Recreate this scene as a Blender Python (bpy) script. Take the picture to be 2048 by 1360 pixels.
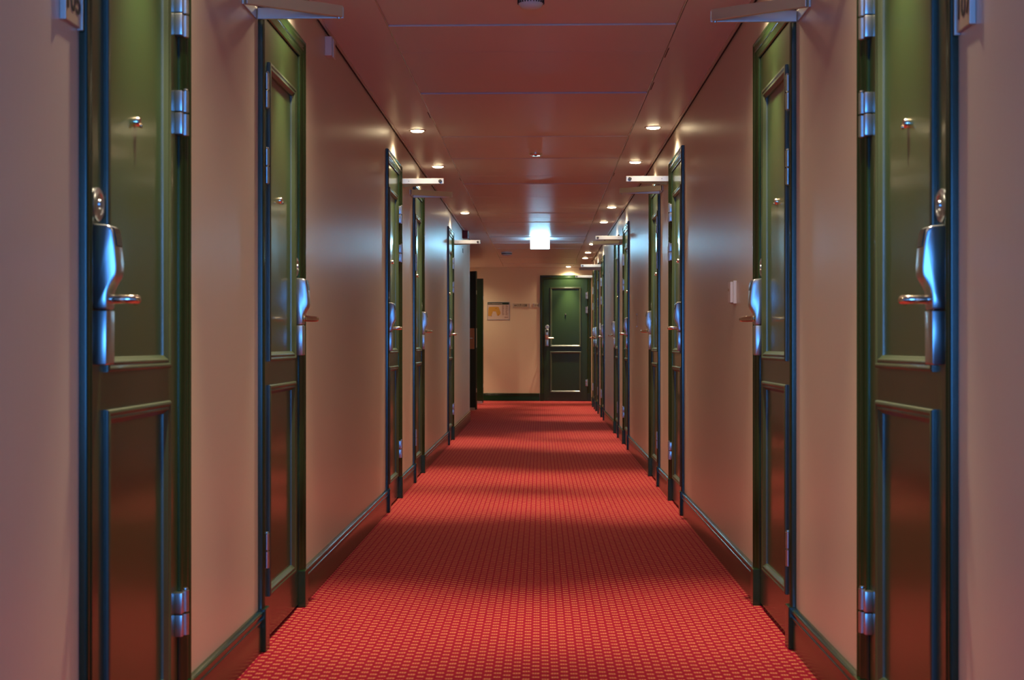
import bpy, bmesh, math, random
from mathutils import Vector, Matrix

sc = bpy.context.scene
for o in list(bpy.data.objects):
    bpy.data.objects.remove(o, do_unlink=True)
COL = sc.collection
PI = math.pi

# ------------------------------------------------------------------ camera
F_PX, VPX, VPY, T = 3010.0, 1081.0, 687.0, 90.0 / 3010.0
EYE = 0.98
cam_d = bpy.data.cameras.new('camera')
cam = bpy.data.objects.new('camera', cam_d)
COL.objects.link(cam)
cam.location = (0, 0, EYE)
cam.rotation_euler = (PI / 2, 0, math.atan(T))
cam_d.sensor_width = 36.0
cam_d.lens = F_PX / 2048 * 36.0
cam_d.shift_x = (1024 - (VPX - F_PX * T)) / 2048
cam_d.shift_y = (VPY - 680) / 2048
cam_d.clip_start = 0.05
cam_d.clip_end = 100
cam_d.dof.use_dof = True
cam_d.dof.focus_distance = 9.5
cam_d.dof.aperture_fstop = 9.0
sc.camera = cam

# ------------------------------------------------------------------ view, world
sc.view_settings.view_transform = 'Standard'
sc.view_settings.look = 'None'
sc.view_settings.gamma = 1
sc.view_settings.exposure = 0.0
sc.view_settings.use_curve_mapping = False
try:
    sc.cycles.use_denoising = True
    sc.cycles.denoiser = 'OPENIMAGEDENOISE'
    sc.cycles.max_bounces = 10
    sc.cycles.diffuse_bounces = 6
    sc.cycles.glossy_bounces = 5
    sc.cycles.sample_clamp_indirect = 6
    sc.cycles.blur_glossy = 0.5
except Exception:
    pass
w = bpy.data.worlds.new('dusk_sky')
sc.world = w
w.use_nodes = True
w.node_tree.nodes['Background'].inputs[0].default_value = (0.03, 0.09, 0.30, 1)
w.node_tree.nodes['Background'].inputs[1].default_value = 0.6

# blue area lamp outside the added window, for blue light from behind the viewer
ld = bpy.data.lights.new('added_blue_light', 'AREA')
ld.shape = 'RECTANGLE'; ld.size = 1.0; ld.size_y = 1.3
ld.energy = 92; ld.color = (0.08, 0.36, 1.0)
lo = bpy.data.objects.new('added_blue_light', ld); COL.objects.link(lo)
lo.location = (-0.04, -1.95, 1.2); lo.rotation_euler = (PI / 2, 0, 0)

BEAM_W, BEAM_ANGLE = 225.0, 56      # the lamp's core beam
SPILL_W, SPILL_ANGLE = 39.0, 152    # and the weaker light around it
SPOT_COL = (1.0, 0.80, 0.52)
EXIT_STRENGTH = 80.0

# ------------------------------------------------------------------ materials
def mat(name, color=(.5, .5, .5), rough=.5, metal=0.0, spec=.5, coat=0.0, emit=None, es=0.0):
    m = bpy.data.materials.new(name); m.use_nodes = True
    b = m.node_tree.nodes['Principled BSDF']
    b.inputs['Base Color'].default_value = (*color, 1)
    b.inputs['Roughness'].default_value = rough
    b.inputs['Metallic'].default_value = metal
    b.inputs['Specular IOR Level'].default_value = spec
    b.inputs['Coat Weight'].default_value = coat
    b.inputs['Coat Roughness'].default_value = 0.12
    if emit:
        b.inputs['Emission Color'].default_value = (*emit, 1)
        b.inputs['Emission Strength'].default_value = es
    return m

def nodes(m):
    return m.node_tree.nodes, m.node_tree.links, m.node_tree.nodes['Principled BSDF']

def add_bump(m, scale, strength, dist, stretch=(1, 1, 1), detail=2, rough_var=0.0):
    n, l, b = nodes(m)
    tc = n.new('ShaderNodeTexCoord'); mp = n.new('ShaderNodeMapping')
    mp.inputs['Scale'].default_value = stretch
    tx = n.new('ShaderNodeTexNoise'); tx.inputs['Scale'].default_value = scale
    tx.inputs['Detail'].default_value = detail
    bp = n.new('ShaderNodeBump'); bp.inputs['Strength'].default_value = strength
    bp.inputs['Distance'].default_value = dist
    l.new(tc.outputs['Object'], mp.inputs['Vector']); l.new(mp.outputs[0], tx.inputs['Vector'])
    l.new(tx.outputs[0], bp.inputs['Height']); l.new(bp.outputs[0], b.inputs['Normal'])
    if rough_var:
        t2 = n.new('ShaderNodeTexNoise'); t2.inputs['Scale'].default_value = scale * .05
        mr = n.new('ShaderNodeMapRange')
        r = b.inputs['Roughness'].default_value
        mr.inputs['To Min'].default_value = r - rough_var; mr.inputs['To Max'].default_value = r + rough_var
        l.new(mp.outputs[0], t2.inputs['Vector']); l.new(t2.outputs[0], mr.inputs[0]); l.new(mr.outputs[0], b.inputs['Roughness'])
    return m

M = {}
M['wall'] = add_bump(mat('satin_cream_wall_paint', (.63, .55, .48), .36, spec=.5), 60, .25, .0015, (1, 1, .12), 3)
M['farwall'] = add_bump(mat('cream_end_wall_paint', (.72, .58, .42), .5), 60, .2, .001)
M['ceiling'] = add_bump(mat('ceiling_white_lacquer', (.64, .61, .66), .36, spec=.38), 30, .08, .001)
M['green'] = add_bump(mat('dark_green_lacquer', (.016, .038, .011), .36, spec=.45, coat=.5), 25, .05, .001, (1, 1, .3), 2, .03)
M['green2'] = mat('dark_green_trim_lacquer', (.010, .028, .008), .27, spec=.45, coat=.3)
M['green3'] = mat('dark_green_molding_lacquer', (.018, .036, .012), .48, spec=1.0, coat=.4)
M['black_green'] = mat('near_black_green_paint', (.006, .012, .008), .4)
M['steel'] = mat('brushed_steel', (.56, .60, .64), .29, 1.0)
M['pivot'] = mat('dark_pivot_metal', (.10, .09, .08), .35, 1.0)
M['steel_satin'] = mat('satin_aluminium', (.66, .65, .62), .38, 1.0)
M['brass'] = mat('warm_nickel', (.80, .72, .60), .16, 1.0)
M['blackplastic'] = mat('black_plastic', (.012, .012, .012), .3)
M['white'] = mat('white_plastic', (.72, .68, .68), .4)
M['sensor'] = mat('sensor_pale_plastic', (.60, .60, .64), .45)
M['red'] = mat('dark_red_plastic', (.16, .012, .012), .4)
M['gap'] = mat('shadow_gap_black', (.006, .004, .004), .8)
M['plate'] = mat('ivory_sign_plate', (.52, .42, .30), .4)
M['ink'] = mat('dark_lettering', (.02, .018, .016), .5)
M['paper'] = mat('plan_paper', (.62, .47, .40), .4)
M['orange'] = mat('plan_ochre_print', (.55, .28, .04), .5)
M['pinkish'] = mat('plan_small_print', (.30, .16, .13), .5)
M['header'] = mat('plan_green_header', (.015, .035, .015), .5)
M['bronze'] = mat('copper_plate', (.45, .17, .07), .35)
M['rail'] = mat('ceiling_rail_metal', (.62, .56, .54), .25, .4)
M['lamp'] = mat('downlight_lens', (.9, .8, .6), .3, emit=(1.0, .80, .48), es=26.0)
M['exit'] = mat('exit_sign_light', (.8, .9, 1), .4, emit=(.30, .72, 1.0), es=EXIT_STRENGTH)

def carpet():
    m = mat('red_loop_carpet', (.4, .01, .015), .95, spec=.15)
    n, l, b = nodes(m)
    tc = n.new('ShaderNodeTexCoord'); sx = n.new('ShaderNodeSeparateXYZ'); l.new(tc.outputs['Object'], sx.inputs[0])
    # slight wobble
    nz = n.new('ShaderNodeTexNoise'); nz.inputs['Scale'].default_value = 45; nz.inputs['Detail'].default_value = 1
    l.new(tc.outputs['Object'], nz.inputs['Vector'])
    def mth(op, a, c=None, d=None):
        k = n.new('ShaderNodeMath'); k.operation = op
        for i, v in enumerate((a, c, d)):
            if v is None: continue
            if isinstance(v, (int, float)): k.inputs[i].default_value = v
            else: l.new(v, k.inputs[i])
        return k.outputs[0]
    wob = mth('MULTIPLY', mth('SUBTRACT', nz.outputs[0], .5), .16)
    u = mth('ADD', mth('DIVIDE', sx.outputs[0], .0283), wob)
    i = mth('FLOOR', u)
    par = mth('MULTIPLY', mth('MODULO', mth('ADD', i, 200), 2), .5)
    v = mth('ADD', mth('ADD', mth('DIVIDE', sx.outputs[1], .052), par), wob)
    du = mth('ABSOLUTE', mth('SUBTRACT', mth('FRACT', u), .5))
    dv = mth('ABSOLUTE', mth('SUBTRACT', mth('FRACT', v), .5))
    def edge(x, e, s):
        r = n.new('ShaderNodeMapRange'); r.interpolation_type = 'SMOOTHSTEP'
        r.inputs['From Min'].default_value = e - s; r.inputs['From Max'].default_value = e + s
        r.inputs['To Min'].default_value = 1; r.inputs['To Max'].default_value = 0
        l.new(x, r.inputs[0]); return r.outputs[0]
    mask = mth('MULTIPLY', edge(du, .40, .05), edge(dv, .175, .075))
    dots = mth('ADD', .72, mth('MULTIPLY', .28, mth('COSINE', mth('MULTIPLY', mth('FRACT', u), 2 * PI * 4))))
    mask = mth('MULTIPLY', mask, dots)
    fine = n.new('ShaderNodeTexNoise'); fine.inputs['Scale'].default_value = 320; fine.inputs['Detail'].default_value = 2
    l.new(tc.outputs['Object'], fine.inputs['Vector'])
    mix = n.new('ShaderNodeMix'); mix.data_type = 'RGBA'
    mix.inputs[6].default_value = (.25, .003, .022, 1); mix.inputs[7].default_value = (.53, .172, .085, 1)
    l.new(mask, mix.inputs[0])
    br = n.new('ShaderNodeMix'); br.data_type = 'RGBA'; br.blend_type = 'MULTIPLY'; br.inputs[0].default_value = 1
    mr = n.new('ShaderNodeMapRange'); mr.inputs['From Min'].default_value = .3; mr.inputs['From Max'].default_value = .7
    mr.inputs['To Min'].default_value = .7; mr.inputs['To Max'].default_value = 1.2
    l.new(fine.outputs[0], mr.inputs[0])
    l.new(mix.outputs[2], br.inputs[6]); l.new(mr.outputs[0], br.inputs[7])
    l.new(br.outputs[2], b.inputs['Base Color'])
    bp = n.new('ShaderNodeBump'); bp.inputs['Strength'].default_value = .5; bp.inputs['Distance'].default_value = .002
    l.new(mth('ADD', mask, fine.outputs[0]), bp.inputs['Height']); l.new(bp.outputs[0], b.inputs['Normal'])
    return m
M['carpet'] = carpet()

# ------------------------------------------------------------------ mesh helpers
def box(bm, x0, x1, y0, y1, z0, z1, bev=0.0):
    if bev:
        t = bmesh.new(); box(t, x0, x1, y0, y1, z0, z1)
        bmesh.ops.bevel(t, geom=t.edges[:], offset=bev, segments=2, affect='EDGES', profile=.6)
        me = bpy.data.meshes.new('t'); t.to_mesh(me); t.free(); bm.from_mesh(me); bpy.data.meshes.remove(me); return
    v = [bm.verts.new(p) for p in [(x0, y0, z0), (x1, y0, z0), (x1, y1, z0), (x0, y1, z0), (x0, y0, z1), (x1, y0, z1), (x1, y1, z1), (x0, y1, z1)]]
    for f in [(0, 3, 2, 1), (4, 5, 6, 7), (0, 1, 5, 4), (1, 2, 6, 5), (2, 3, 7, 6), (3, 0, 4, 7)]:
        bm.faces.new([v[i] for i in f])

def sweep(bm, rings, closed_ring=True, close_path=False, caps=True):
    """rings: list of lists of 3D points with equal length"""
    R = [[bm.verts.new(p) for p in r] for r in rings]
    n = len(R[0]); m = len(R)
    for a in range(m if close_path else m - 1):
        A, B = R[a], R[(a + 1) % m]
        for i in range(n if closed_ring else n - 1):
            j = (i + 1) % n
            bm.faces.new([A[i], A[j], B[j], B[i]])
    if caps and closed_ring and not close_path:
        bm.faces.new(R[0][::-1]); bm.faces.new(R[-1])

def lathe(bm, prof, origin, axis='z', seg=24):
    """prof: list of (r, h); h along axis"""
    o = Vector(origin)
    rings = []
    for r, h in prof:
        ring = []
        for k in range(seg):
            a = 2 * PI * k / seg
            c, s = r * math.cos(a), r * math.sin(a)
            p = {'z': (c, s, h), 'y': (c, h, s), 'x': (h, c, s)}[axis]
            ring.append(o + Vector(p))
        rings.append(ring)
    sweep(bm, rings)

def tube(bm, pts, radii, seg=14):
    pts = [Vector(p) for p in pts]; rings = []
    up = Vector((0, 0, 1))
    for i, p in enumerate(pts):
        d = (pts[min(i + 1, len(pts) - 1)] - pts[max(i - 1, 0)]).normalized()
        u = up if abs(d.dot(up)) < .9 else Vector((1, 0, 0))
        a = d.cross(u).normalized(); b = a.cross(d).normalized()
        r = radii[i]; ra, rb = (r if isinstance(r, tuple) else (r, r))
        rings.append([p + a * ra * math.cos(2 * PI * k / seg) + b * rb * math.sin(2 * PI * k / seg) for k in range(seg)])
    sweep(bm, rings)

def obj(name, bm, m, parent=None, smooth=False, mirror=False, bev=0.0, cm=None):
    if mirror:
        for v in bm.verts: v.co.x = -v.co.x
    bmesh.ops.recalc_face_normals(bm, faces=bm.faces[:])
    if bev:
        es = [e for e in bm.edges if len(e.link_faces) == 2 and e.calc_face_angle(0) > .6]
        bmesh.ops.bevel(bm, geom=es, offset=bev, segments=2, affect='EDGES', profile=.5, clamp_overlap=True)
    me = bpy.data.meshes.new(name); bm.to_mesh(me); bm.free()
    me.materials.append(m)
    if smooth:
        for p in me.polygons: p.use_smooth = True
        try: me.set_sharp_from_angle(angle=math.radians(40))
        except Exception: pass
    o = bpy.data.objects.new(name, me); COL.objects.link(o)
    if parent: o.parent = parent
    return o

def tag(o, label=None, cat=None, group=None, kind=None):
    if label: o['label'] = label
    if cat: o['category'] = cat
    if group: o['group'] = group
    if kind: o['kind'] = kind
    return o

def empty(name, loc=(0, 0, 0), rz=0.0):
    o = bpy.data.objects.new(name, None); COL.objects.link(o)
    o.location = loc; o.rotation_euler = (0, 0, rz); o.empty_display_size = .1
    return o

def copy_tree(o, parent=None):
    c = o.copy(); COL.objects.link(c)
    if parent: c.parent = parent
    for ch in [k for k in bpy.data.objects if k.parent is o]:
        copy_tree(ch, c)
    return c

# ------------------------------------------------------------------ dimensions
XL, XR, HC = -0.897, 0.819, 2.28
YB, YLE, YRE, YF = -1.6, 19.0, 23.85, 25.6       # back wall, left wall end, right wall step, far wall
XA = -1.85                                       # side of the far recess
DW, DH = 0.87, 2.11                              # outside of a door's architrave
left_doors = [3.335, 5.19, 9.13, 10.985, 14.90]
right_doors = [3.41, 5.28, 9.035, 10.76, 14.32, 16.08, 19.64, 21.46, 22.86]
back_left, back_right = [], []

# ------------------------------------------------------------------ setting: floor, walls, ceiling
bm = bmesh.new(); box(bm, XL - .12, XR + .12, YB - .1, YLE, -.05, 0); box(bm, XA - .3, 1.10, YLE, YF + .5, -.05, 0)
fl = obj('floor', bm, M['carpet'])
tag(fl, 'red loop carpet with rows of small gold dashes along the corridor', 'carpet', kind='structure')

def wall_with_openings(x_front, sgn, y0, y1, centers, name, label):
    bm = bmesh.new(); hw = DW / 2 - .034
    xs = lambda a, b: (min(a, b), max(a, b))
    f0, f1 = xs(x_front, x_front + sgn * .075)
    b0, b1 = xs(x_front + sgn * .075, x_front + sgn * .12)
    box(bm, b0, b1, y0, y1, 0, HC + .05)
    edges = []; cur = y0
    for c in sorted(centers):
        edges.append((cur, c - hw)); cur = c + hw
    edges.append((cur, y1))
    for a, b in edges: box(bm, f0, f1, a, b, 0, HC + .05)
    for c in centers: box(bm, f0, f1, c - hw, c + hw, DH - .034, HC + .05)
    bmesh.ops.remove_doubles(bm, verts=bm.verts[:], dist=1e-5)
    o = obj(name, bm, M['wall']); tag(o, label, 'wall', kind='structure'); return o
wall_with_openings(XL, -1, YB, YLE, left_doors + back_left, 'wall_left', 'long cream satin wall on the left of the corridor with five doors')
wall_with_openings(XR, 1, YB, YRE, right_doors + back_right, 'wall_right', 'long cream satin wall on the right of the corridor with nine doors')
# near end wall with an unseen window added for the blue light
bm = bmesh.new()
wx0, wx1, wz0, wz1 = -.58, .50, .52, 1.88
box(bm, XL - .12, wx0, YB - .12, YB, 0, HC + .05); box(bm, wx1, XR + .12, YB - .12, YB, 0, HC + .05)
box(bm, wx0, wx1, YB - .12, YB, 0, wz0); box(bm, wx0, wx1, YB - .12, YB, wz1, HC + .05)
tag(obj('wall_back', bm, M['wall']), 'cream wall with an added window at the near end behind the viewer', 'wall', kind='structure')
wn = empty('added_window_1', ((wx0 + wx1) / 2, YB - .06, wz0)); tag(wn, 'unseen window with pale frame, added at the near end for the blue light', 'window', kind='structure')
bm = bmesh.new(); hw_ = (wx1 - wx0) / 2; hh = wz1 - wz0
for a in ((-hw_, -hw_ + .05, 0, hh), (hw_ - .05, hw_, 0, hh), (-hw_ + .05, hw_ - .05, 0, .05), (-hw_ + .05, hw_ - .05, hh - .05, hh), (-.02, .02, .05, hh - .05)):
    box(bm, a[0], a[1], -.03, .03, a[2], a[3])
obj('added_window_frame', bm, M['white'], wn)
gl = bpy.data.materials.new('added_window_glass'); gl.use_nodes = True
n = gl.node_tree.nodes; l = gl.node_tree.links; n.clear()
out = n.new('ShaderNodeOutputMaterial'); mx = n.new('ShaderNodeMixShader'); tr = n.new('ShaderNodeBsdfTransparent'); gs = n.new('ShaderNodeBsdfGlossy')
gs.inputs['Roughness'].default_value = .02; mx.inputs[0].default_value = .08
l.new(tr.outputs[0], mx.inputs[1]); l.new(gs.outputs[0], mx.inputs[2]); l.new(mx.outputs[0], out.inputs[0])
bm = bmesh.new(); box(bm, -hw_ + .05, -.02, -.004, .004, .05, hh - .05); box(bm, .02, hw_ - .05, -.004, .004, .05, hh - .05)
obj('added_window_pane', bm, gl, wn)

TILT = math.radians(-6)
def far(x, d=0.0):
    return (.425 + (x - .425) * math.cos(TILT) + d * math.sin(TILT), YF + (x - .425) * math.sin(TILT) - d * math.cos(TILT))
bm = bmesh.new(); fo0, fo1, foz = .425 - .401, .425 + .401, 2.14 - .034
box(bm, XA - .3, 1.05, YF + .075, YF + .12, 0, HC + .05); box(bm, XA - .3, fo0, YF, YF + .075, 0, HC + .05)
box(bm, fo1, 1.05, YF, YF + .075, 0, HC + .05); box(bm, fo0, fo1, YF, YF + .075, foz, HC + .05)
bmesh.ops.rotate(bm, verts=bm.verts[:], cent=(.425, YF, 0), matrix=Matrix.Rotation(TILT, 3, 'Z'))
tag(obj('wall_far', bm, M['farwall']), 'cream end wall carrying the floor plan and number signs', 'wall', kind='structure')
bm = bmesh.new(); box(bm, XR + .075, 1.05, YRE - .0, YF, 0, HC + .05)
bmesh.ops.translate(bm, verts=bm.verts[:], vec=(0, 0, 0))
tag(obj('wall_far_right', bm, M['wall']), 'short cream return wall beside the end door on the right', 'wall', kind='structure')
bm = bmesh.new(); box(bm, XA - .1, XA, YLE, YF + .3, 0, HC + .05); box(bm, XA, XL - .12, YLE - .12, YLE, 0, HC + .05)
tag(obj('wall_recess', bm, M['farwall']), 'dim cream wall of the recess past the end of the left wall', 'wall', kind='structure')
# small corner bead at the end of left wall
bm = bmesh.new(); box(bm, XL - .02, XL + .004, YLE, YLE + .004, 0, HC)
box(bm, XL, XL + .004, YLE - .03, YLE, 0, HC)
tag(obj('trim_1', bm, M['wall']), 'pale corner bead at the end of the left wall', 'trim', kind='structure')

# ceiling: plain margins, rails and the field of cross panels
RX0, RX1 = -.622, .5525
bm = bmesh.new()
box(bm, XL + .008, RX0 - .006, YB, YLE, HC, HC + .05)
box(bm, RX1 + .006, XR - .008, YB, YF + .06, HC, HC + .05)
box(bm, XA, RX0 - .006, YLE, YF + .3, HC, HC + .05)
box(bm, XR - .008, 1.05, YRE, YF + .03, HC, HC + .05)
ce = obj('ceiling', bm, M['ceiling']); tag(ce, 'low ceiling of pale lacquered cross panels between plain side margins', 'ceiling', kind='structure')
bm = bmesh.new(); random.seed(4)
pitch = .5535; y = 6.13 - pitch * 13; k = 0
while y < YF - .6:
    kk = k - 13; dz = {-1: .0, 0: .005, 1: .004, 2: .001, 3: .007, 4: .004, 5: .0, 6: .002, 10: .001, 11: .006}.get(kk, random.choice([.001, .003, .005])); a = .005
    y1 = y + pitch
    if y1 > YF - .55: y1 = YF - .36
    t = .0022
    box(bm, RX0 + .001, RX1 - .001, y + a, y1 - a, HC - dz, HC - dz + .02, .002)
    y += pitch; k += 1
obj('cross_panels', bm, M['ceiling'], ce)
bm = bmesh.new()
for x in (RX0, RX1): box(bm, x - .0045, x - .0015 + .003, YB, YF - .36, HC - .0035, HC + .012)
obj('panel_rails', bm, M['rail'], ce)
bm = bmesh.new(); box(bm, XA, 1.05, YB - .1, YF + .4, HC + .055, HC + .10)
obj('plenum_lid', bm, M['gap'], ce)
for x, y in ((RX1 + .012, 6.75), (RX1 + .012, 7.62), (RX0 - .012, 8.55), (RX1 + .012, 11.6), (RX0 - .012, 11.9), (RX0 - .012, 15.2), (RX0 - .012, 17.7)):
    bm = bmesh.new(); box(bm, x - .002, x + .002, y - .11, y + .11, HC - .001, HC + .004); obj('clip_slot', bm, M['gap'], ce)
# far plain end strip of ceiling
bm = bmesh.new(); box(bm, RX0 - .006, RX1 + .006, YF - .35, YF + .2, HC, HC + .05)
obj('end_strip', bm, M['ceiling'], ce)
# dark shadow-gap trim with thin pale angle along both walls
for nm, x, s, ye in (('trim_2', XL, 1, YLE), ('trim_3', XR, -1, YRE)):
    bm = bmesh.new()
    a, b = sorted((x + s * .009, x + s * .022)); box(bm, a, b, YB, ye, HC - .003, HC + .0005)
    o = obj(nm, bm, M['rail'])
    tag(o, 'thin pale ceiling edge angle along the %s wall' % ('left' if s > 0 else 'right'), 'trim', kind='structure')
    bm = bmesh.new(); a, b = sorted((x, x + s * .008)); box(bm, a, b, YB, ye, HC - .001, HC + .02)
    obj('shadow_gap', bm, M['gap'], o)

# ------------------------------------------------------------------ baseboards
BP = [(0, 0), (.013, 0), (.013, .084), (.0105, .089), (.0105, .094)] + [(.011 + .005 * math.sin(math.radians(t)), .1005 - .006 * math.cos(math.radians(t))) for t in range(20, 171, 25)] + [(.011, .1085), (.011, .113)] + [(.0115 + .0055 * math.sin(math.radians(t)), .1215 - .0075 * math.cos(math.radians(t))) for t in range(20, 171, 25)] + [(.008, .131), (.003, .133), (0, .133)]
def baseboard(name, a, b, normal, label):
    a, b, nn = Vector(a), Vector(b), Vector(normal)
    bm = bmesh.new()
    sweep(bm, [[p + nn * d + Vector((0, 0, z)) for d, z in BP] for p in (a, b)])
    return tag(obj(name, bm, M['green2'], smooth=True), label, 'baseboard', kind='structure')
def runs(y0, y1, cs):
    cur = y0; out = []
    for c in sorted(cs):
        if c - DW / 2 - .006 > cur: out.append((cur, c - DW / 2 - .004))
        cur = c + DW / 2 + .004
    if y1 - cur > .02: out.append((cur, y1))
    return out
ordn = ['first', 'second', 'third', 'fourth', 'fifth', 'sixth', 'seventh', 'eighth', 'ninth', 'tenth', 'eleventh', 'twelfth']
def base_labels(rs, cs, side, names):
    for (a, b) in rs:
        near = [i for i, c in enumerate(cs) if c < a + .1]; far = [i for i, c in enumerate(cs) if c > b - .1]
        if not near: lab = 'dark green moulded baseboard on the %s wall nearer than its first door' % side
        elif not far: lab = 'dark green moulded baseboard on the %s wall beyond its last door' % side
        else: lab = 'dark green moulded baseboard on the %s wall between its %s and %s doors' % (side, ordn[near[-1]], ordn[far[0]])
        yield a, b, lab
rl = runs(YB, YLE, left_doors + back_left); rr = runs(YB, YRE, right_doors + back_right)
for a, b, lab in base_labels([r for r in rl if r[1] > 1], left_doors, 'left', None):
    baseboard('baseboard_left', (XL, a, 0), (XL, b, 0), (1, 0, 0), lab)
for a, b, lab in base_labels([r for r in rr if r[1] > 1], right_doors, 'right', None):
    baseboard('baseboard_right', (XR, a, 0), (XR, b, 0), (-1, 0, 0), lab)
baseboard('baseboard_far', (*far(XA + .06), 0), (*far(-.02), 0), (math.sin(TILT), -math.cos(TILT), 0), 'dark green moulded baseboard across the cream end wall')

# ------------------------------------------------------------------ doors
def bead(cx, cy, r, a0, a1, n=7):
    return [(cx - r * math.cos(math.radians(a0 + (a1 - a0) * k / n)), cy + r * math.sin(math.radians(a0 + (a1 - a0) * k / n))) for k in range(n + 1)]
MP = [(0, -.001), (0, .005)] + bead(.0065, .006, .0065, 10, 150, 8) + [(.0135, .0088)] + bead(.0185, .0055, .0045, 35, 150, 6) + [(.026, .0035), (.030, .001), (.031, -.001), (.031, -.006), (0, -.006)]
AP = [(0, 0), (0, .012)] + bead(.006, .0125, .0058, 5, 130, 8) + [(.014, .0145), (.019, .0125), (.028, .0115)] + bead(.036, .0105, .0055, 30, 150, 8) + [(.046, .011), (.050, .0085), (.056, .0065), (.060, .0055), (.062, .004), (.063, 0)]

def door_proto(mir, H=DH, rootname='door'):
    """front faces -y, hinges on +x (mir=False). y = 0 is the wall plane"""
    r = empty(rootname)
    ow = DW / 2; iw = ow - .063; ih = H - .063
    # frame: mitred architrave + lining
    bm = bmesh.new(); z0 = .132
    def ring(kind):
        out = []
        for wv, d in AP + [(.063, -.0)]:
            out.append({'lb': (-ow + wv, -d, z0), 'lt': (-ow + wv, -d, H - wv), 'rt': (ow - wv, -d, H - wv), 'rb': (ow - wv, -d, z0)}[kind])
        return out
    def rg(k): return [Vector(p) for p in ring(k)[:-1]]
    sweep(bm, [rg('lb'), rg('lt'), rg('rt'), rg('rb')])
    box(bm, -ow + .035, -iw - .0, .0005, .07, 0, ih + .028); box(bm, iw, ow - .035, .0005, .07, 0, ih + .028)
    box(bm, -iw, iw, .0005, .07, ih, ih + .028)
    obj('door_frame', bm, M['green2'], r, mirror=mir, smooth=True)
    for s in (-1, 1):
        bm = bmesh.new(); a, b = sorted((s * (ow + .002), s * (iw - .002)))
        box(bm, a, b, -.026, .004, 0, .137, .003)
        obj('plinth_block', bm, M['green2'], r, mirror=mir)
    # leaf: slab + stiles and rails around two panels
    lw, lt, lb = iw - .002, ih - .003, .012; px = .262
    pz = [(.148, .842), (.922, 1.905 + (H - DH))]
    bm = bmesh.new(); f = .002
    box(bm, -lw, lw, f + .006, f + .045, lb, lt)
    for a in ((-lw, -px, lb, lt), (px, lw, lb, lt), (-px, px, lb, pz[0][0]), (-px, px, pz[0][1], pz[1][0]), (-px, px, pz[1][1], lt)):
        box(bm, a[0], a[1], f, f + .008, a[2], a[3])
    leaf = obj('door_leaf', bm, M['green'], r, mirror=mir)
    for a, b in pz:
        bm = bmesh.new()
        def mr(sx, top):
            return [Vector((sx * (px + .001 - wv), f - d, (b + .001 - wv) if top else (a - .001 + wv))) for wv, d in MP]
        sweep(bm, [mr(-1, 0), mr(-1, 1), mr(1, 1), mr(1, 0)], close_path=True)
        obj('panel_molding', bm, M['green3'], leaf, mirror=mir, smooth=True)
    # hinges
    for z in (.313, 1.550, 1.794):
        bm = bmesh.new(); xk = iw + .001; h = .057
        for a, b in ((z - h, z - .001), (z + .001, z + h)):
            lathe(bm, [(.0015, a - z), (.0085, a - z + .0025), (.0085, b - z - .0015), (.0015, b - z)], (xk, -.017, z), seg=18)
        lathe(bm, [(.0001, h), (.0065, h + .0005), (.006, h + .004), (.0001, h + .005)], (xk, -.017, z), seg=14)
        for a, b in ((z - h + .002, z - .001), (z + .001, z + h - .004)):
            box(bm, xk - .034, xk - .004, -.0165, .003, a, b, .003)
        obj('hinge', bm, M['steel'], r, mirror=mir, smooth=True)
    # electronic lock
    lx = -.316; hw = .029
    prof_up = [(1.048, .0), (1.048, .0305), (1.070, .0305), (1.079, .0312), (1.087, .0330), (1.095, .0365), (1.103, .0410), (1.111, .0460), (1.118, .0490), (1.126, .0502), (1.137, .0505), (1.155, .0492), (1.175, .0472), (1.195, .0440), (1.208, .0415), (1.2155, .0385), (1.2185, .030), (1.221, .0)]
    bm = bmesh.new(); sweep(bm, [[Vector((x, f - d, z)) for z, d in prof_up] for x in (lx - hw, lx + hw)])
    lock = obj('lock_body', bm, M['steel'], r, mirror=mir, bev=.0055, smooth=True)
    lock['label'] = 'brushed steel electronic card lock'
    bm = bmesh.new()
    sweep(bm, [[Vector((x, f - d, z)) for z, d in [(.937, 0), (.9365, .027), (.939, .030), (1.0462, .0303), (1.0462, 0)]] for x in (lx - hw, lx + hw)])
    obj('lower_cover', bm, M['steel'], lock, mirror=mir, bev=.002, smooth=True)
    bm = bmesh.new()
    sweep(bm, [[Vector((x, f - d, z)) for z, d in [(1.176, .040), (1.176, .0490), (1.190, .0475), (1.204, .0450), (1.2135, .0415), (1.2135, .036)]] for x in (lx - .021, lx + .021)])
    obj('card_slot', bm, M['blackplastic'], lock, mirror=mir, bev=.001)
    bm = bmesh.new()
    pts = [(lx, f - .028, 1.0695), (lx, f - .050, 1.0695), (lx, f - .068, 1.0695), (lx + .004, f - .076, 1.0695), (lx + .014, f - .079, 1.0695), (lx + .028, f - .076, 1.0695), (lx + .065, f - .064, 1.070), (lx + .105, f - .052, 1.0705), (lx + .118, f - .049, 1.0705), (lx + .121, f - .0485, 1.0705)]
    tube(bm, pts, [.0095, .0095, .0095, .0095, .0095, (.009, .0105), (.008, .0115), (.007, .012), (.006, .0105), (.003, .006)])
    obj('lever_handle', bm, M['brass'], lock, mirror=mir, smooth=True)
    # key escutcheon
    bm = bmesh.new(); lathe(bm, [(.0005, f + .002), (.034, f + .002), (.0345, f - .004), (.031, f - .0075), (.022, f - .0085), (.020, f - .0065), (.011, f - .0065), (.010, f - .010), (.0005, f - .010)], (lx + .004, 0, 1.2615), axis='y', seg=36)
    es = obj('lock_cylinder', bm, M['steel'], r, mirror=mir, smooth=True)
    bm = bmesh.new(); box(bm, lx + .0025, lx + .0055, f - .0108, f - .008, 1.256, 1.267); obj('keyhole', bm, M['blackplastic'], es, mirror=mir)
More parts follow.
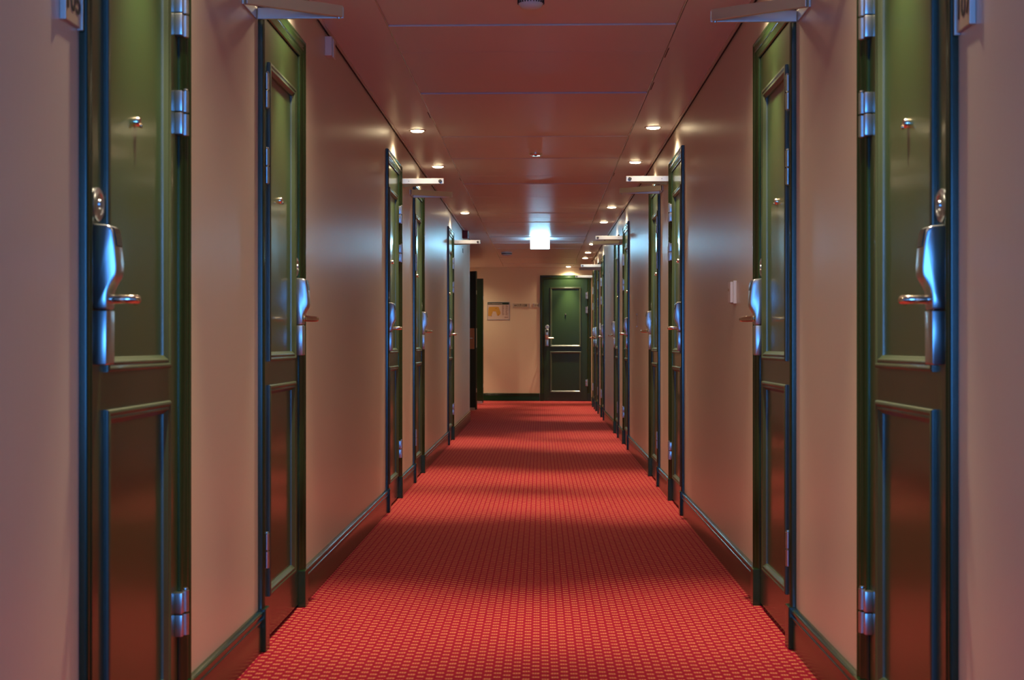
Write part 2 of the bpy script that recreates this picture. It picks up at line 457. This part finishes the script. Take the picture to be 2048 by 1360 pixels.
    # door viewer with swinging cover
    bm = bmesh.new(); lathe(bm, [(.0005, f + .008), (.0115, f + .008), (.0118, f - .002), (.009, f - .006), (.0005, f - .0065)], (0, 0, 1.475), axis='y', seg=20)
    lathe(bm, [(.0005, f - .004), (.0052, f - .004), (.0052, f - .009), (.0005, f - .0105)], (.004, 0, 1.4665), axis='y', seg=14)
    obj('door_viewer', bm, M['brass'], r, mirror=mir, smooth=True)
    return r

# ---- wall brackets: two folded bars in a V
def bracket_proto(mir):
    """front faces -y out of the wall; perpendicular bar at x=0, angled bar to +x"""
    r = empty('bracket_arm')
    h0, h1, L = 2.0, 2.036, .28
    bm = bmesh.new()
    box(bm, -.010, .215, -.006, 0, h0, h1, .002); obj('wall_plate', bm, M['steel_satin'], r, mirror=mir)
    bm = bmesh.new(); box(bm, -.008, .008, -L, -.007, h0, h1, .0025)
    a = obj('straight_bar', bm, M['steel_satin'], r, mirror=mir)
    bm = bmesh.new(); lathe(bm, [(.0005, -.004), (.011, -.004), (.011, .0045), (.0085, .005), (.0085, .002), (.0045, .002), (.0045, .004), (.0005, .004)], (-.0125, -L + .024, (h0 + h1) / 2), axis='x', seg=18)
    for v in bm.verts: v.co.x = -(v.co.x + .0125) - .0125
    obj('pivot_cap', bm, M['pivot'], a, mirror=mir, smooth=True)
    bm = bmesh.new(); lathe(bm, [(.0003, -.001), (.0025, -.001), (.0025, .001), (.0003, .001)], (-.0085, -.055, (h0 + h1) / 2), axis='x', seg=10)
    obj('screw', bm, M['blackplastic'], a, mirror=mir)
    bm = bmesh.new(); d = Vector((.205, -.010, 0)); e = Vector((.017, -L + .004, 0)); n_ = (e - d).normalized(); q = Vector((-n_.y, n_.x, 0)) * .0075
    z = Vector((0, 0, 1))
    sweep(bm, [[p + q + z * (h0 + .001), p - q + z * (h0 + .001), p - q + z * (h1 + .001), p + q + z * (h1 + .001)] for p in (d, e)])
    b_ = obj('angled_bar', bm, M['steel_satin'], r, mirror=mir, bev=.002)
    bm = bmesh.new(); lathe(bm, [(.0005, h0 - .004), (.005, h0 - .004), (.006, h0 - .001), (.006, h0 + .002), (.0005, h0 + .002)], (.0125, -L + .014, 0), seg=14)
    obj('pivot_pin', bm, M['steel'], r, mirror=mir, smooth=True)
    return r

protos = {}
def place_door(mir, loc, rz, idx, label, group):
    if mir in protos: r = copy_tree(protos[mir])
    else: r = protos[mir] = door_proto(mir)
    r.name = 'door_%d' % idx
    r.location = loc; r.rotation_euler = (0, 0, rz)
    return tag(r, label, 'door', group, 'structure')
desc_l = ['dark green panelled door nearest on the left, beside the plate numbered 105',
          'dark green door second on the left, next after the one by plate 105',
          'dark green panelled door third along the left wall, hinges on its far side',
          'dark green panelled door fourth along the left wall, hinges on its near side',
          'dark green panelled door fifth and last before the left wall ends']
desc_r = ['dark green panelled door nearest on the right, beside the plate numbered 107',
          'dark green panelled door second on the right, just before the small white wall control',
          'dark green panelled door third along the right wall',
          'dark green panelled door fourth along the right wall, hinges on its near side',
          'dark green panelled door fifth along the right wall, past the clear card holder',
          'dark green panelled door sixth along the right wall',
          'dark green panelled door seventh along the right wall, just before the far wall control',
          'dark green panelled door eighth along the right wall, just before the copper plate',
          'dark green panelled door last on the right before the end wall']
idx = 1
for i, c in enumerate(left_doors):
    place_door(i % 2 == 1, (XL, c, 0), PI / 2, idx, desc_l[i], 'doors along the left wall'); idx += 1
r_m = [True, False, True, False, True, False, True, False, True]
for i, c in enumerate(right_doors):
    place_door(r_m[i], (XR, c, 0), -PI / 2, idx, desc_r[i], 'doors along the right wall'); idx += 1
# doors behind the viewer (seen only in reflections)
for c in back_left: place_door(c < -1, (XL, c, 0), PI / 2, idx, 'dark green panelled door on the left wall behind the viewer', 'doors behind the viewer'); idx += 1
for c in back_right: place_door(c > -1, (XR, c, 0), -PI / 2, idx, 'dark green panelled door on the right wall behind the viewer', 'doors behind the viewer'); idx += 1
fd = door_proto(False, 2.14, 'door_%d' % idx); fd.location = (.425, YF, 0); fd.rotation_euler.z = TILT
tag(fd, 'dark green panelled door facing the viewer at the corridor end', 'door', kind='structure'); idx += 1

# two leaves standing open in the recess at far left
def open_leaf(hx, y, ang, wdt, label, idx, plate=True):
    r = empty('door_%d' % idx, (hx, y, 0), ang); tag(r, label, 'door', kind='structure')
    bm = bmesh.new(); box(bm, 0, wdt, -.022, .022, .02, 2.03, .002); lf = obj('door_leaf', bm, M['black_green'] if plate else M['green2'], r)
    bm = bmesh.new(); box(bm, .02, wdt - .01, -.027, -.0225, .012, .05); obj('kick_strip', bm, M['steel_satin'], lf)
    bm = bmesh.new(); box(bm, wdt, wdt + .002, -.011, .011, .92, 1.20); obj('edge_plate', bm, M['steel_satin'], lf)
    for z in (.30, 1.72):
        bm = bmesh.new(); box(bm, wdt, wdt + .002, -.010, .010, z - .03, z + .03); obj('edge_bolt', bm, M['steel_satin'], lf)
    if plate:
        bm = bmesh.new(); box(bm, wdt - .10, wdt - .02, -.032, -.0225, .90, 1.20, .003); p = obj('handle_plate', bm, M['bronze'], lf)
        bm = bmesh.new(); tube(bm, [(wdt - .05, -.032, 1.055), (wdt - .05, -.065, 1.055), (wdt - .06, -.075, 1.055), (wdt - .16, -.075, 1.055)], [.008, .008, .008, .008]); obj('lever_handle', bm, M['steel'], p, smooth=True)
    for z in (.35, 1.0, 1.75):
        bm = bmesh.new(); lathe(bm, [(.001, -.05), (.009, -.05), (.009, .05), (.001, .05)], (-.004, .0, z), seg=14); obj('hinge', bm, M['steel'], lf)
    return r
open_leaf(XA + .014, 22.25, math.radians(-25), 1.0, 'near-black door leaf standing open past the left wall end', idx); idx += 1
open_leaf(XA + .014, 24.45, math.radians(-8), .92, 'dark green door leaf standing open against the far end wall', idx, False); idx += 1

# ---- brackets between paired doors
bp = {}
def place_bracket(mir, loc, rz, label):
    if mir in bp: r = copy_tree(bp[mir])
    else: r = bp[mir] = bracket_proto(mir)
    r.location = loc; r.rotation_euler = (0, 0, rz)
    return tag(r, label, 'bracket', 'silver bracket arms on the corridor walls')
E = DW / 2 + .045
# left wall: local +x = +y.  before door -> angled bar towards the viewer (-x): mirrored
place_bracket(True, (XL, left_doors[1] - E, 0), PI / 2, 'large grey V-shaped arm at top of left wall before the second left door')
place_bracket(False, (XL, left_doors[2] + E, 0), PI / 2, 'pale metal arm with round pivot just past the third left door')
place_bracket(True, (XL, left_doors[3] - E, 0), PI / 2, 'brownish metal arm just before the fourth left door')
place_bracket(False, (XL, left_doors[4] + E, 0), PI / 2, 'pale metal arm with round pivot past the last left door')
place_bracket(False, (XL, left_doors[0] + E, 0), PI / 2, 'metal arm above the frame edge just past the nearest left door')
# right wall: local +x = -y
place_bracket(False, (XR, right_doors[1] - E, 0), -PI / 2, 'large grey V-shaped arm at top of right wall before the second right door')
place_bracket(True, (XR, right_doors[2] + E, 0), -PI / 2, 'pale metal arm with round pivot just past the third right door')
place_bracket(False, (XR, right_doors[3] - E, 0), -PI / 2, 'brownish metal arm just before the fourth right door')
place_bracket(True, (XR, right_doors[4] + E, 0), -PI / 2, 'pale metal arm with round pivot past the fifth right door')
place_bracket(False, (XR, right_doors[5] - E, 0), -PI / 2, 'dull metal arm just before the sixth right door')
place_bracket(True, (XR, right_doors[6] + E, 0), -PI / 2, 'pale metal arm with round pivot past the seventh right door')
place_bracket(False, (XR, right_doors[7] - E, 0), -PI / 2, 'dull metal arm just before the eighth right door')
place_bracket(True, (XR, right_doors[8] + E, 0), -PI / 2, 'small pale metal arm in front of the end door')
place_bracket(True, (XR, right_doors[0] + E, 0), -PI / 2, 'metal arm above the frame edge just past the nearest right door')

# ------------------------------------------------------------------ downlights
def downlight_proto():
    r = empty('downlight')
    bm = bmesh.new(); lathe(bm, [(.040, .004), (.040, -.001), (.044, -.004), (.050, -.003), (.053, .0), (.053, .004)], (0, 0, 0), seg=32)
    obj('trim_ring', bm, M['rail'], r, smooth=True)
    bm = bmesh.new(); lathe(bm, [(.0005, .002), (.0395, .002), (.0395, -.005), (.034, -.009), (.020, -.0115), (.0005, -.0125)], (0, 0, 0), seg=28)
    obj('lamp_lens', bm, M['lamp'], r, smooth=True)
    for nm, en, an in (('lamp_beam', BEAM_W, BEAM_ANGLE), ('lamp_spill', SPILL_W, SPILL_ANGLE)):
        sl = bpy.data.lights.new(nm, 'SPOT'); sl.energy = en; sl.color = SPOT_COL
        sl.spot_size = math.radians(an); sl.spot_blend = 1.0; sl.shadow_soft_size = .022
        so = bpy.data.objects.new(nm, sl); COL.objects.link(so); so.parent = r; so.location = (0, 0, -.036)
    return r
dl = None
lights = []
def lab_l(side, i): return 'recessed warm downlight above the %s door on the %s' % (ordn[i], side)
for i, c in enumerate(left_doors): lights.append((XL + .146, c + .03, lab_l('left', i)))
for i, c in enumerate(right_doors): lights.append((XR - .142, c + .03, lab_l('right', i)))
lights.append((.47, YF - .16, 'recessed warm downlight washing the wall above the end door'))
lights.append((-1.25, 23.5, 'unseen warm downlight added in the recess, between its two open doors'))  # hidden behind the left wall corner, added to light the recess and end wall
lights.append((-1.38, 25.1, 'unseen warm downlight added in the recess to brighten the end wall'))  # another added lamp out of view, washing the end wall
for x, y, lb in lights:
    r = copy_tree(dl) if dl else downlight_proto()
    if dl is None: dl = r
    r.location = (x, y, HC - .0005)
    tag(r, lb, 'downlight', 'recessed ceiling downlights')

# ------------------------------------------------------------------ exit sign
ex = empty('exit_sign', (0.0, 18.62, HC)); tag(ex, 'glowing blue-white exit sign hanging from the ceiling', 'sign')
bm = bmesh.new(); box(bm, -.125, .112, -.018, .018, -.012, 0, .002); obj('housing', bm, M['white'], ex)
bm = bmesh.new(); box(bm, -.122, .109, -.011, .011, -.128, -.0125, .002); obj('light_panel', bm, M['exit'], ex)

# ------------------------------------------------------------------ ceiling devices
r = empty('smoke_detector', (-.036, 5.64, HC)); tag(r, 'white slotted smoke detector at the top edge of the photo', 'smoke detector')
bm = bmesh.new(); lathe(bm, [(.0005, 0), (.052, 0), (.052, -.010), (.049, -.014), (.046, -.030), (.036, -.042), (.020, -.047), (.0005, -.048)], (0, 0, 0), seg=40)
obj('detector_dome', bm, M['sensor'], r, smooth=True)
for k in range(28):
    a = 2 * PI * k / 28; bm = bmesh.new(); box(bm, .0465, .0505, -.0018, .0018, -.028, -.014)
    bmesh.ops.rotate(bm, verts=bm.verts[:], cent=(0, 0, 0), matrix=Matrix.Rotation(a, 3, 'Z')); obj('vent_slot', bm, M['blackplastic'], r)
r = empty('smoke_detector', (-.48, 21.4, HC)); tag(r, 'grey round smoke detector on the ceiling beyond the exit sign', 'smoke detector')
bm = bmesh.new(); lathe(bm, [(.0005, 0), (.085, 0), (.085, -.008), (.078, -.012), (.072, -.040), (.055, -.052), (.0005, -.056)], (0, 0, 0), seg=36)
obj('detector_dome', bm, M['sensor'], r, smooth=True)
bm = bmesh.new(); lathe(bm, [(.074, -.020), (.0772, -.020), (.0772, -.030), (.074, -.030)], (0, 0, 0), seg=36); obj('vent_ring', bm, M['blackplastic'], r)
r = empty('ceiling_sensor', (-.034, 10.3, HC)); tag(r, 'small flat bright metal cap on the middle of the ceiling', 'sensor')
bm = bmesh.new(); lathe(bm, [(.0005, .004), (.046, .004), (.046, -.010), (.042, -.013), (.0005, -.013)], (0, 0, 0), seg=32); obj('cap', bm, M['brass'], r, smooth=True)
bm = bmesh.new(); lathe(bm, [(.0005, -.013), (.012, -.013), (.009, -.017), (.0005, -.018)], (0, 0, 0), seg=16); obj('lens', bm, M['blackplastic'], r, smooth=True)

# left wall sensor under the ceiling
r = empty('wall_sensor', (XL, 6.27, 2.178)); tag(r, 'small white box high on the left wall under the ceiling', 'sensor')
bm = bmesh.new(); box(bm, 0, .030, -.035, .035, 0, .080, .003); obj('case', bm, M['white'], r)
bm = bmesh.new(); box(bm, .0305, .036, -.024, .030, -.006, .070, .002); obj('front_cover', bm, M['white'], r)
# alarm sounder near left wall end
r = empty('alarm_sounder', (XL, 17.35, 2.19)); tag(r, 'dark red alarm box high at the end of the left wall', 'alarm')
bm = bmesh.new(); box(bm, 0, .065, -.08, .08, 0, .088, .006); obj('case', bm, M['red'], r)
bm = bmesh.new(); lathe(bm, [(.0005, .066), (.03, .066), (.028, .072), (.0005, .074)], (0, 0, .044), axis='x', seg=20); obj('grille', bm, M['red'], r)
bm = bmesh.new(); box(bm, XL, XL + .006, 17.30, 17.38, 2.025, 2.075, .001); tag(obj('wall_label', bm, M['blackplastic']), 'tiny dark label on the left wall under the red alarm box', 'label')
# right wall control
def control(loc, label):
    r = empty('wall_control', loc, 0); tag(r, label, 'thermostat')
    bm = bmesh.new(); box(bm, -.014, 0, -.045, .045, 0, .096, .002); obj('back_box', bm, M['white'], r)
    bm = bmesh.new(); box(bm, -.026, -.0145, -.040, .040, .004, .091, .002); obj('front_cover', bm, M['white'], r)
    bm = bmesh.new(); lathe(bm, [(.0005, -.030), (.006, -.030), (.006, -.0265), (.0005, -.0265)], (0, 0, .058), axis='x', seg=14); obj('dial', bm, M['brass'], r)
control((XR, 6.36, 1.147), 'small white box control on the right wall past the second door')
control((XR, 20.32, 1.16), 'small white box control past the seventh right door')
r = empty('card_holder', (XR, 12.75, 1.12)); tag(r, 'small pale card holder on the right wall between fourth and fifth doors', 'card holder')
bm = bmesh.new(); box(bm, -.006, 0, -.04, .04, 0, .11, .001); obj('card', bm, M['plate'], r)
for z in (0, .102):
    bm = bmesh.new(); box(bm, -.010, -.0065, -.042, .042, z, z + .008); obj('clip', bm, M['steel'], r)
bm = bmesh.new(); box(bm, XR - .010, XR, 22.05, 22.17, 1.34, 1.45, .002); tag(obj('wall_plate', bm, M['bronze']), 'small copper plate on the right wall between eighth and ninth doors', 'plate')

# ------------------------------------------------------------------ signs
def text(body, size, loc, rot, m, parent, sx=1.0, name='lettering', align='LEFT'):
    c = bpy.data.curves.new(name, 'FONT'); c.body = body; c.size = size; c.extrude = .0004; c.align_x = align; c.align_y = 'CENTER'
    c.offset = .0007 * size / .05
    c.materials.append(m)
    tmp = bpy.data.objects.new(name + '_curve', c); COL.objects.link(tmp)
    bpy.context.view_layer.update()
    me = bpy.data.meshes.new_from_object(tmp.evaluated_get(bpy.context.evaluated_depsgraph_get()))
    bpy.data.objects.remove(tmp, do_unlink=True)
    me.name = name
    o = bpy.data.objects.new(name, me); COL.objects.link(o)
    o.location = loc; o.rotation_euler = rot; o.scale = (sx, 1, 1); o.parent = parent
    return o
def number_plate(body, loc, rz, wd, ht, label, size, sx=1.0):
    r = empty('number_sign', loc, rz); tag(r, label, 'sign')
    bm = bmesh.new(); box(bm, -wd / 2, wd / 2, -.008, 0, -ht / 2, ht / 2, .0015); obj('sign_plate', bm, M['plate'], r)
    for s in (-1, 1):
        bm = bmesh.new(); box(bm, s * (wd / 2) - .0035, s * (wd / 2) + .0035, -.0115, 0, -ht / 2 - .003, ht / 2 + .003, .001); obj('edge_clip', bm, M['steel_satin'], r)
    text(body, size, (0, -.0088, 0), (PI / 2, 0, 0), M['ink'], r, sx, align='CENTER')
    return r
# left plate: reads from near to far; bottom edge at z 1.589
number_plate('105', (XL, left_doors[0] - DW / 2 - .062, 1.632), PI / 2, .104, .086, 'ivory room number plate 105 on the left wall at the photo edge', .062)
number_plate('107', (XR, right_doors[0] - DW / 2 - .062, 1.628), -PI / 2, .104, .086, 'ivory room number plate 107 on the right wall at the photo edge', .062)
r = number_plate(' 117-138', (*far(-.330), 1.6285), TILT, .285, .068, 'ivory direction sign reading 117-138 with left arrow', .052, 1.08)
bm = bmesh.new()
ax, ay = -.122, -.0094
def pr(pts, y0, y1):
    a = [bm.verts.new((x, y0, z)) for x, z in pts]; b = [bm.verts.new((x, y1, z)) for x, z in pts]
    bm.faces.new(a); bm.faces.new(b[::-1])
    for i in range(len(pts)): bm.faces.new([a[i], b[i], b[(i + 1) % len(pts)], a[(i + 1) % len(pts)]])
pr([(ax, 0), (ax + .020, .019), (ax + .020, .010), (ax + .013, .004), (ax + .042, .004), (ax + .042, -.004), (ax + .013, -.004), (ax + .020, -.010), (ax + .020, -.019)], ay, -.0082)
obj('arrow', bm, M['ink'], r)
number_plate('116', (*far(-.068), 1.630), TILT, .100, .066, 'ivory room number plate 116 beside the end door', .05, .95)

ev = empty('evacuation_plan', (*far(-.725), 1.387), TILT); tag(ev, 'framed evacuation plan with ochre building outline on the end wall', 'sign')
bm = bmesh.new(); box(bm, -.188, .188, -.006, 0, 0, .300, .001); obj('board', bm, M['paper'], ev)
bm = bmesh.new()
for a in ((-.192, -.186, 0, .30), (.186, .192, 0, .30), (-.192, .192, -.004, .003), (-.192, .192, .297, .303)): box(bm, a[0], a[1], -.010, 0, a[2], a[3])
obj('frame', bm, M['steel_satin'], ev)
bm = bmesh.new(); box(bm, -.184, .184, -.0078, -.0062, .258, .295); obj('header_band', bm, M['header'], ev)
bm = bmesh.new(); random.seed(2); x = -.175
while x < .07:
    wv = random.uniform(.006, .016); box(bm, x, x + wv, -.0088, -.0080, .270, .281); x += wv + .005
obj('header_text', bm, M['paper'], ev)
bm = bmesh.new()
def prism(pts, y0, y1):
    a = [bm.verts.new((x, y0, z)) for x, z in pts]; b = [bm.verts.new((x, y1, z)) for x, z in pts]
    bm.faces.new(a); bm.faces.new(b[::-1])
    for i in range(len(pts)): bm.faces.new([a[i], b[i], b[(i + 1) % len(pts)], a[(i + 1) % len(pts)]])
prism([(-.178, .065), (-.172, .200), (-.160, .220), (-.02, .222), (.005, .215), (.035, .13), (.038, .10), (.000, .065), (-.018, .068), (-.045, .14), (-.095, .142), (-.122, .062), (-.150, .060)], -.0078, -.0062)
obj('building_outline', bm, M['orange'], ev)
bm = bmesh.new()
bm.free()
for x, z in ((-.122, .063), (.002, .080), (-.04, .19)):
    bm = bmesh.new(); lathe(bm, [(.0003, -.0088), (.006, -.0088), (.006, -.0080), (.0003, -.0080)], (x, 0, z), axis='y', seg=10)
    obj('marker_dot', bm, M['red'], ev)
random.seed(7)
for cx in (.065, .125):
    z = .240; bm = bmesh.new()
    while z > .075:
        wv = random.uniform(.018, .045); box(bm, cx, cx + wv, -.0078, -.0062, z, z + .005); z -= .0115
    obj('text_column', bm, M['pinkish'], ev)
bm = bmesh.new(); box(bm, .105, .165, -.0078, -.0062, .035, .047); obj('footer_mark', bm, M['pinkish'], ev)
